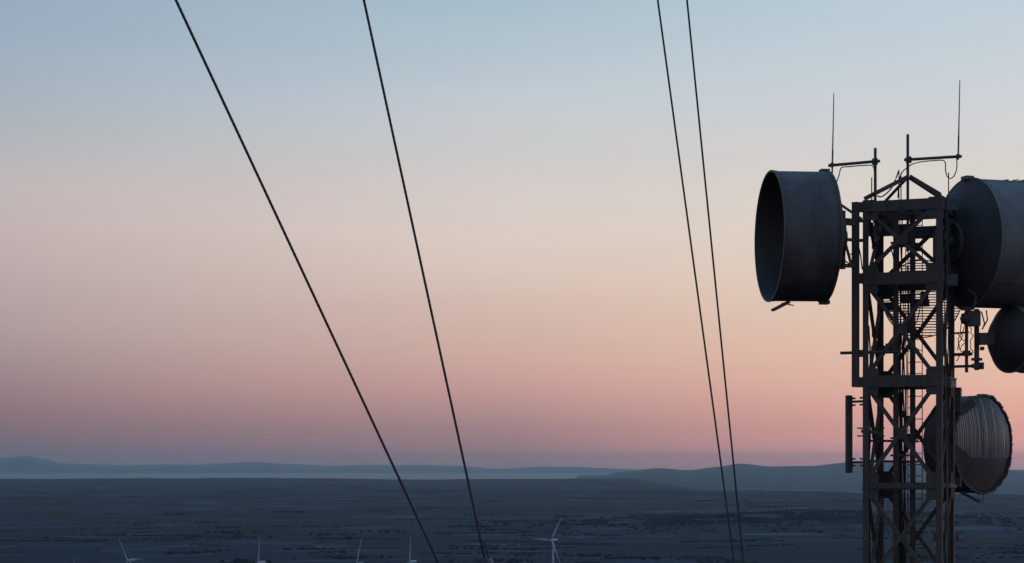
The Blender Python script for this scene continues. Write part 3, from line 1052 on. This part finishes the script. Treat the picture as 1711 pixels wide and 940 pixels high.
# ------------------------------------------------------------------ panel antenna on the left
pa = empty('panel_antenna', att(1418.5, 790, 30.9), 'narrow upright panel antenna on stand-off brackets at the front left leg', 'antenna')
lx = tp(-h + .05, -h + .05, 0)
pd_ = 31.9
cc = att(1418.5, 725, pd_)
m = MB(); m.box(cc, .2, .13, (790 - 660) / F * cc.y, 0.5); m.build('panel', M['tower2'], pa, bevel=.03)
for py in (671, 772):
    zz = att(0, py, pd_).z
    m = MB(); m.bar(Vector((cc.x + .08, cc.y, zz)), Vector((lx.x, lx.y, zz)), .06, .07)
    m.build('stand_off', M['tower2'], pa)
    for s in (-1, 1):
        m = MB(); m.box(Vector((cc.x + .14, cc.y, zz + s * .1)), .08, .2, .05, 0); m.build('clamp', M['tower2'], pa)
        m = MB(); m.box(Vector((lx.x - .1, lx.y, zz + s * .1)), .07, .2, .05, 0); m.build('clamp', M['tower2'], pa)
zz = att(0, 721, pd_).z
p0 = att(1436, 720, 31.7)
m = MB(); m.bar(att(1440, 720, 31.6), att(1473, 723, 32.2), .06, .1); m.build('side_arm', M['galv'], pa)
for px in (1437, 1473):
    for py in (715, 728):
        m = MB(); m.box(att(px, py, 31.8), .14, .2, .04, 0); m.build('clamp', M['tower2'], pa)
for py in (736, 770):
    m = MB(); m.bar(att(1444, py, 31.9), att(1534, py + 1, 32.9), .05, .07); m.build('tie_bar', M['tower'], tower)

# pale box added on the right face where bright sky shows through
jb = empty('sky_gap_box', att(1588, 650, 32.0), 'small pale box standing in for bright sky seen through the right side of the tower', 'box')
m = MB(); m.box(att(1588.5, 640, 31.95), .3, .2, .28, TPH + .4); m.build('housing', M['pale'], jb, bevel=.015)
m = MB(); m.box(att(1588.5, 632.5, 31.9), .33, .24, .03, TPH + .4); m.build('lid', M['pale'], jb)
m = MB(); m.box(att(1588.5, 640, 31.84), .02, .02, .1, TPH); m.build('latch', M['galv'], jb)

# ------------------------------------------------------------------ guy wires
MX = Vector((-15.0, 5.0, 0))


def ray_vertical_plane(px, py, a, b):
    n = (b - a).cross(Zv).normalized()
    return on_plane(px, py, a, n)


def guy(label, anchor, top_px, r, group, grip=False):
    w = ray_vertical_plane(top_px, 0, anchor, Vector((MX.x, MX.y, anchor.z)))
    d = (w - anchor).normalized()
    L_tot = (Vector((MX.x, MX.y, 0)) - Vector((anchor.x, anchor.y, 0))).length / math.hypot(d.x, d.y)
    gz = ground_z(anchor.x, anchor.y)
    s0 = (gz + 0.35 - anchor.z) / d.z     # where it meets the anchor head
    a = anchor + d * s0
    e = anchor + d * L_tot
    root = empty('guy_wire', a, label, 'cable', group)
    pts = []
    for i in range(25):
        t = (i / 24)
        p = a.lerp(e, t)
        pts.append(p)
    # seven-wire strand: a core and six outer wires laid in a helix near the camera
    m = MB(); m.tube(pts, r * .8, 8)
    core = m.build('strand', M['wire'], root)
    n = 520
    near = min(26.0, (e - a).length)
    side = d.cross(Zv).normalized(); up = side.cross(d).normalized()
    for k in range(6):
        q = []
        for i in range(n + 1):
            sdist = near * i / n
            th = 2 * math.pi * (k / 6 + sdist / 0.42)
            q.append(a + d * sdist + (side * math.cos(th) + up * math.sin(th)) * r * .64)
        m = MB(); m.tube(q, r * .36, 5)
        m.build('outer_wire', M['wire'], core)
    return root, a, d, side, up


A1 = at(880, 1256, 26.0)
B1 = at(1284, 1357, 34.0)
g1 = guy('thick guy wire with the flattest slope, crossing beside the steep one to a shared anchor', A1, 294, .0168, 'guy wires')
g2 = guy('steep guy wire whose lower end has a doubled grip and socket', A1, 608, .0170, 'guy wires')
g3 = guy('thin guy wire of the close pair beside the lattice tower, the more slanted one', B1, 1099, .0172, 'guy wires')
g4 = guy('thin guy wire of the close pair beside the lattice tower, the steeper one', B1, 1148, .0172, 'guy wires')
# dead-end grip and socket of the second wire
root, a, d, side, up = g2


def along(py):
    """point of wire 2 at a picture row"""
    k = (HY - py) / F
    t = (k * a.y - (a.z - EYE)) / (d.z - k * d.y)
    return a + d * t


p905, p932 = along(904), along(932)
rgt = Vector((1, 0, 0))
m = MB(); m.tube([p905 + rgt * .045, p932 + rgt * .058, p932 - d * .3 + rgt * .06], .016, 8); m.build('dead_end_tail', M['wire'], root)
m = MB(); m.lathe([(0, .02), (0, .055), (-.12, .085), (-.5, .085), (-.5, .02)], p932 + rgt * .03, d, 20); m.build('socket', M['galv'], root)
m = MB(); m.tube([p932 + rgt * .03 - d * .45, a + rgt * .03], .035, 10); m.build('turnbuckle_rod', M['galv'], root)
# concrete anchors on the ground
for P, who in ((A1, 'the flat and the steep guy wire'), (B1, 'the close pair of guy wires')):
    gz = ground_z(P.x, P.y)
    an = empty('guy_anchor', (P.x, P.y, gz), 'concrete block anchoring ' + who, 'anchor', None)
    m = MB(); m.box((P.x, P.y, gz - .1), 2.4, 1.6, .7, .3); m.build('block', M['concrete'], an, bevel=.04)
    m = MB(); m.box((P.x, P.y, gz + .33), .5, .06, .3, .9); m.build('anchor_plate', M['galv'], an)

# ------------------------------------------------------------------ wind turbines
YAW = math.radians(44)
RN = Vector((-math.sin(YAW), -math.cos(YAW), 0))      # rotor faces up-wind
RH = Vector((math.cos(YAW), -math.sin(YAW), 0))


def turbine(px, py, d, theta, label):
    hub = at(px, py, d)
    tw = hub - RN * 4.2
    gz = ground_z(tw.x, tw.y)
    root = empty('wind_turbine', (tw.x, tw.y, gz), label, 'wind turbine', 'wind turbines on the plain')
    m = MB(); m.tube([Vector((tw.x, tw.y, gz - 1)), Vector((tw.x, tw.y, hub.z - 1.6))], 2.1, 20, 1.25); m.build('tower', M['white'], root)
    m = MB()
    m.lathe([(-10, .1), (-10, 1.3), (-9, 1.7), (-2, 1.9), (1.2, 1.6), (1.6, .2)], hub - RN * 3.0, RN, 16); m.build('nacelle', M['white'], root)
    m = MB(); m.lathe([(-1.6, 1.3), (-.6, 1.5), (.6, 1.3), (1.6, .7), (2.0, .05)], hub, RN, 16); m.build('hub', M['white'], root)
    for k in range(3):
        t = math.radians(theta + 120 * k)
        dr = RH * math.cos(t) + Zv * math.sin(t)
        ch = dr.cross(RN).normalized()
        m = MB(); vv = []; secs = [(1.0, 1.5, .9, .5), (4, 1.7, .8, .45), (9, 4.2, .5, .3), (18, 3.2, .35, .18), (28, 1.8, .25, .1), (36, 1.2, .16, .05), (40.5, .45, .08, 0)]
        for s, w, th, tws in secs:
            ca, sa = math.cos(tws), math.sin(tws)
            c_ = ch * ca + RN * sa; n_ = RN * ca - ch * sa
            for q in range(8):
                an = 2 * math.pi * q / 8
                vv.append(hub + dr * s + c_ * (math.cos(an) * w / 2 - w * .1) + n_ * math.sin(an) * th)
        ff = [(i * 8 + q, i * 8 + (q + 1) % 8, (i + 1) * 8 + (q + 1) % 8, (i + 1) * 8 + q) for i in range(len(secs) - 1) for q in range(8)]
        m.add(vv, ff, True); m.add(vv[-8:], [tuple(range(8))])
        m.build('blade', M['white'], root)
    return root


turbine(921, 902, 2850, 178, 'white wind turbine standing clear with hub and two blades showing against the fields')
turbine(213, 936, 2880, 5, 'white wind turbine with two blades spread in a V, tower just below')
turbine(432, 939, 2865, 86, 'white wind turbine showing one upright blade, next to the one with V blades')
turbine(596, 942, 2880, 74, 'white wind turbine showing only one blade that leans over, beside the flattest guy wire')
turbine(124, 976, 2915, 90, 'white wind turbine of which only the tip of one blade shows')
turbine(685, 938, 2915, 88, 'white wind turbine with one raised blade and its nacelle just showing')

# ------------------------------------------------------------------ haze
zb, zt = -470.0, EYE + HAZE_TOP
m = MB(); m.obox((0, 0, (zb + zt) / 2), Vector((HAZE_R, 0, 0)), Vector((0, HAZE_R, 0)), Vector((0, 0, (zt - zb) / 2)))
hm = bpy.data.materials.new('haze_air'); hm.use_nodes = True
ht = hm.node_tree; ht.nodes.clear()
ho = ht.nodes.new('ShaderNodeOutputMaterial'); pv = ht.nodes.new('ShaderNodeVolumePrincipled')
pv.inputs['Color'].default_value = (0.8, 0.98, 0.97, 1)
pv.inputs['Density'].default_value = HAZE_K
pv.inputs['Anisotropy'].default_value = 0.4
ht.links.new(pv.outputs[0], ho.inputs['Volume'])
hz = m.build('haze', hm)
tag(hz, 'thin blue dusk haze over the plain', 'haze', None, 'stuff')
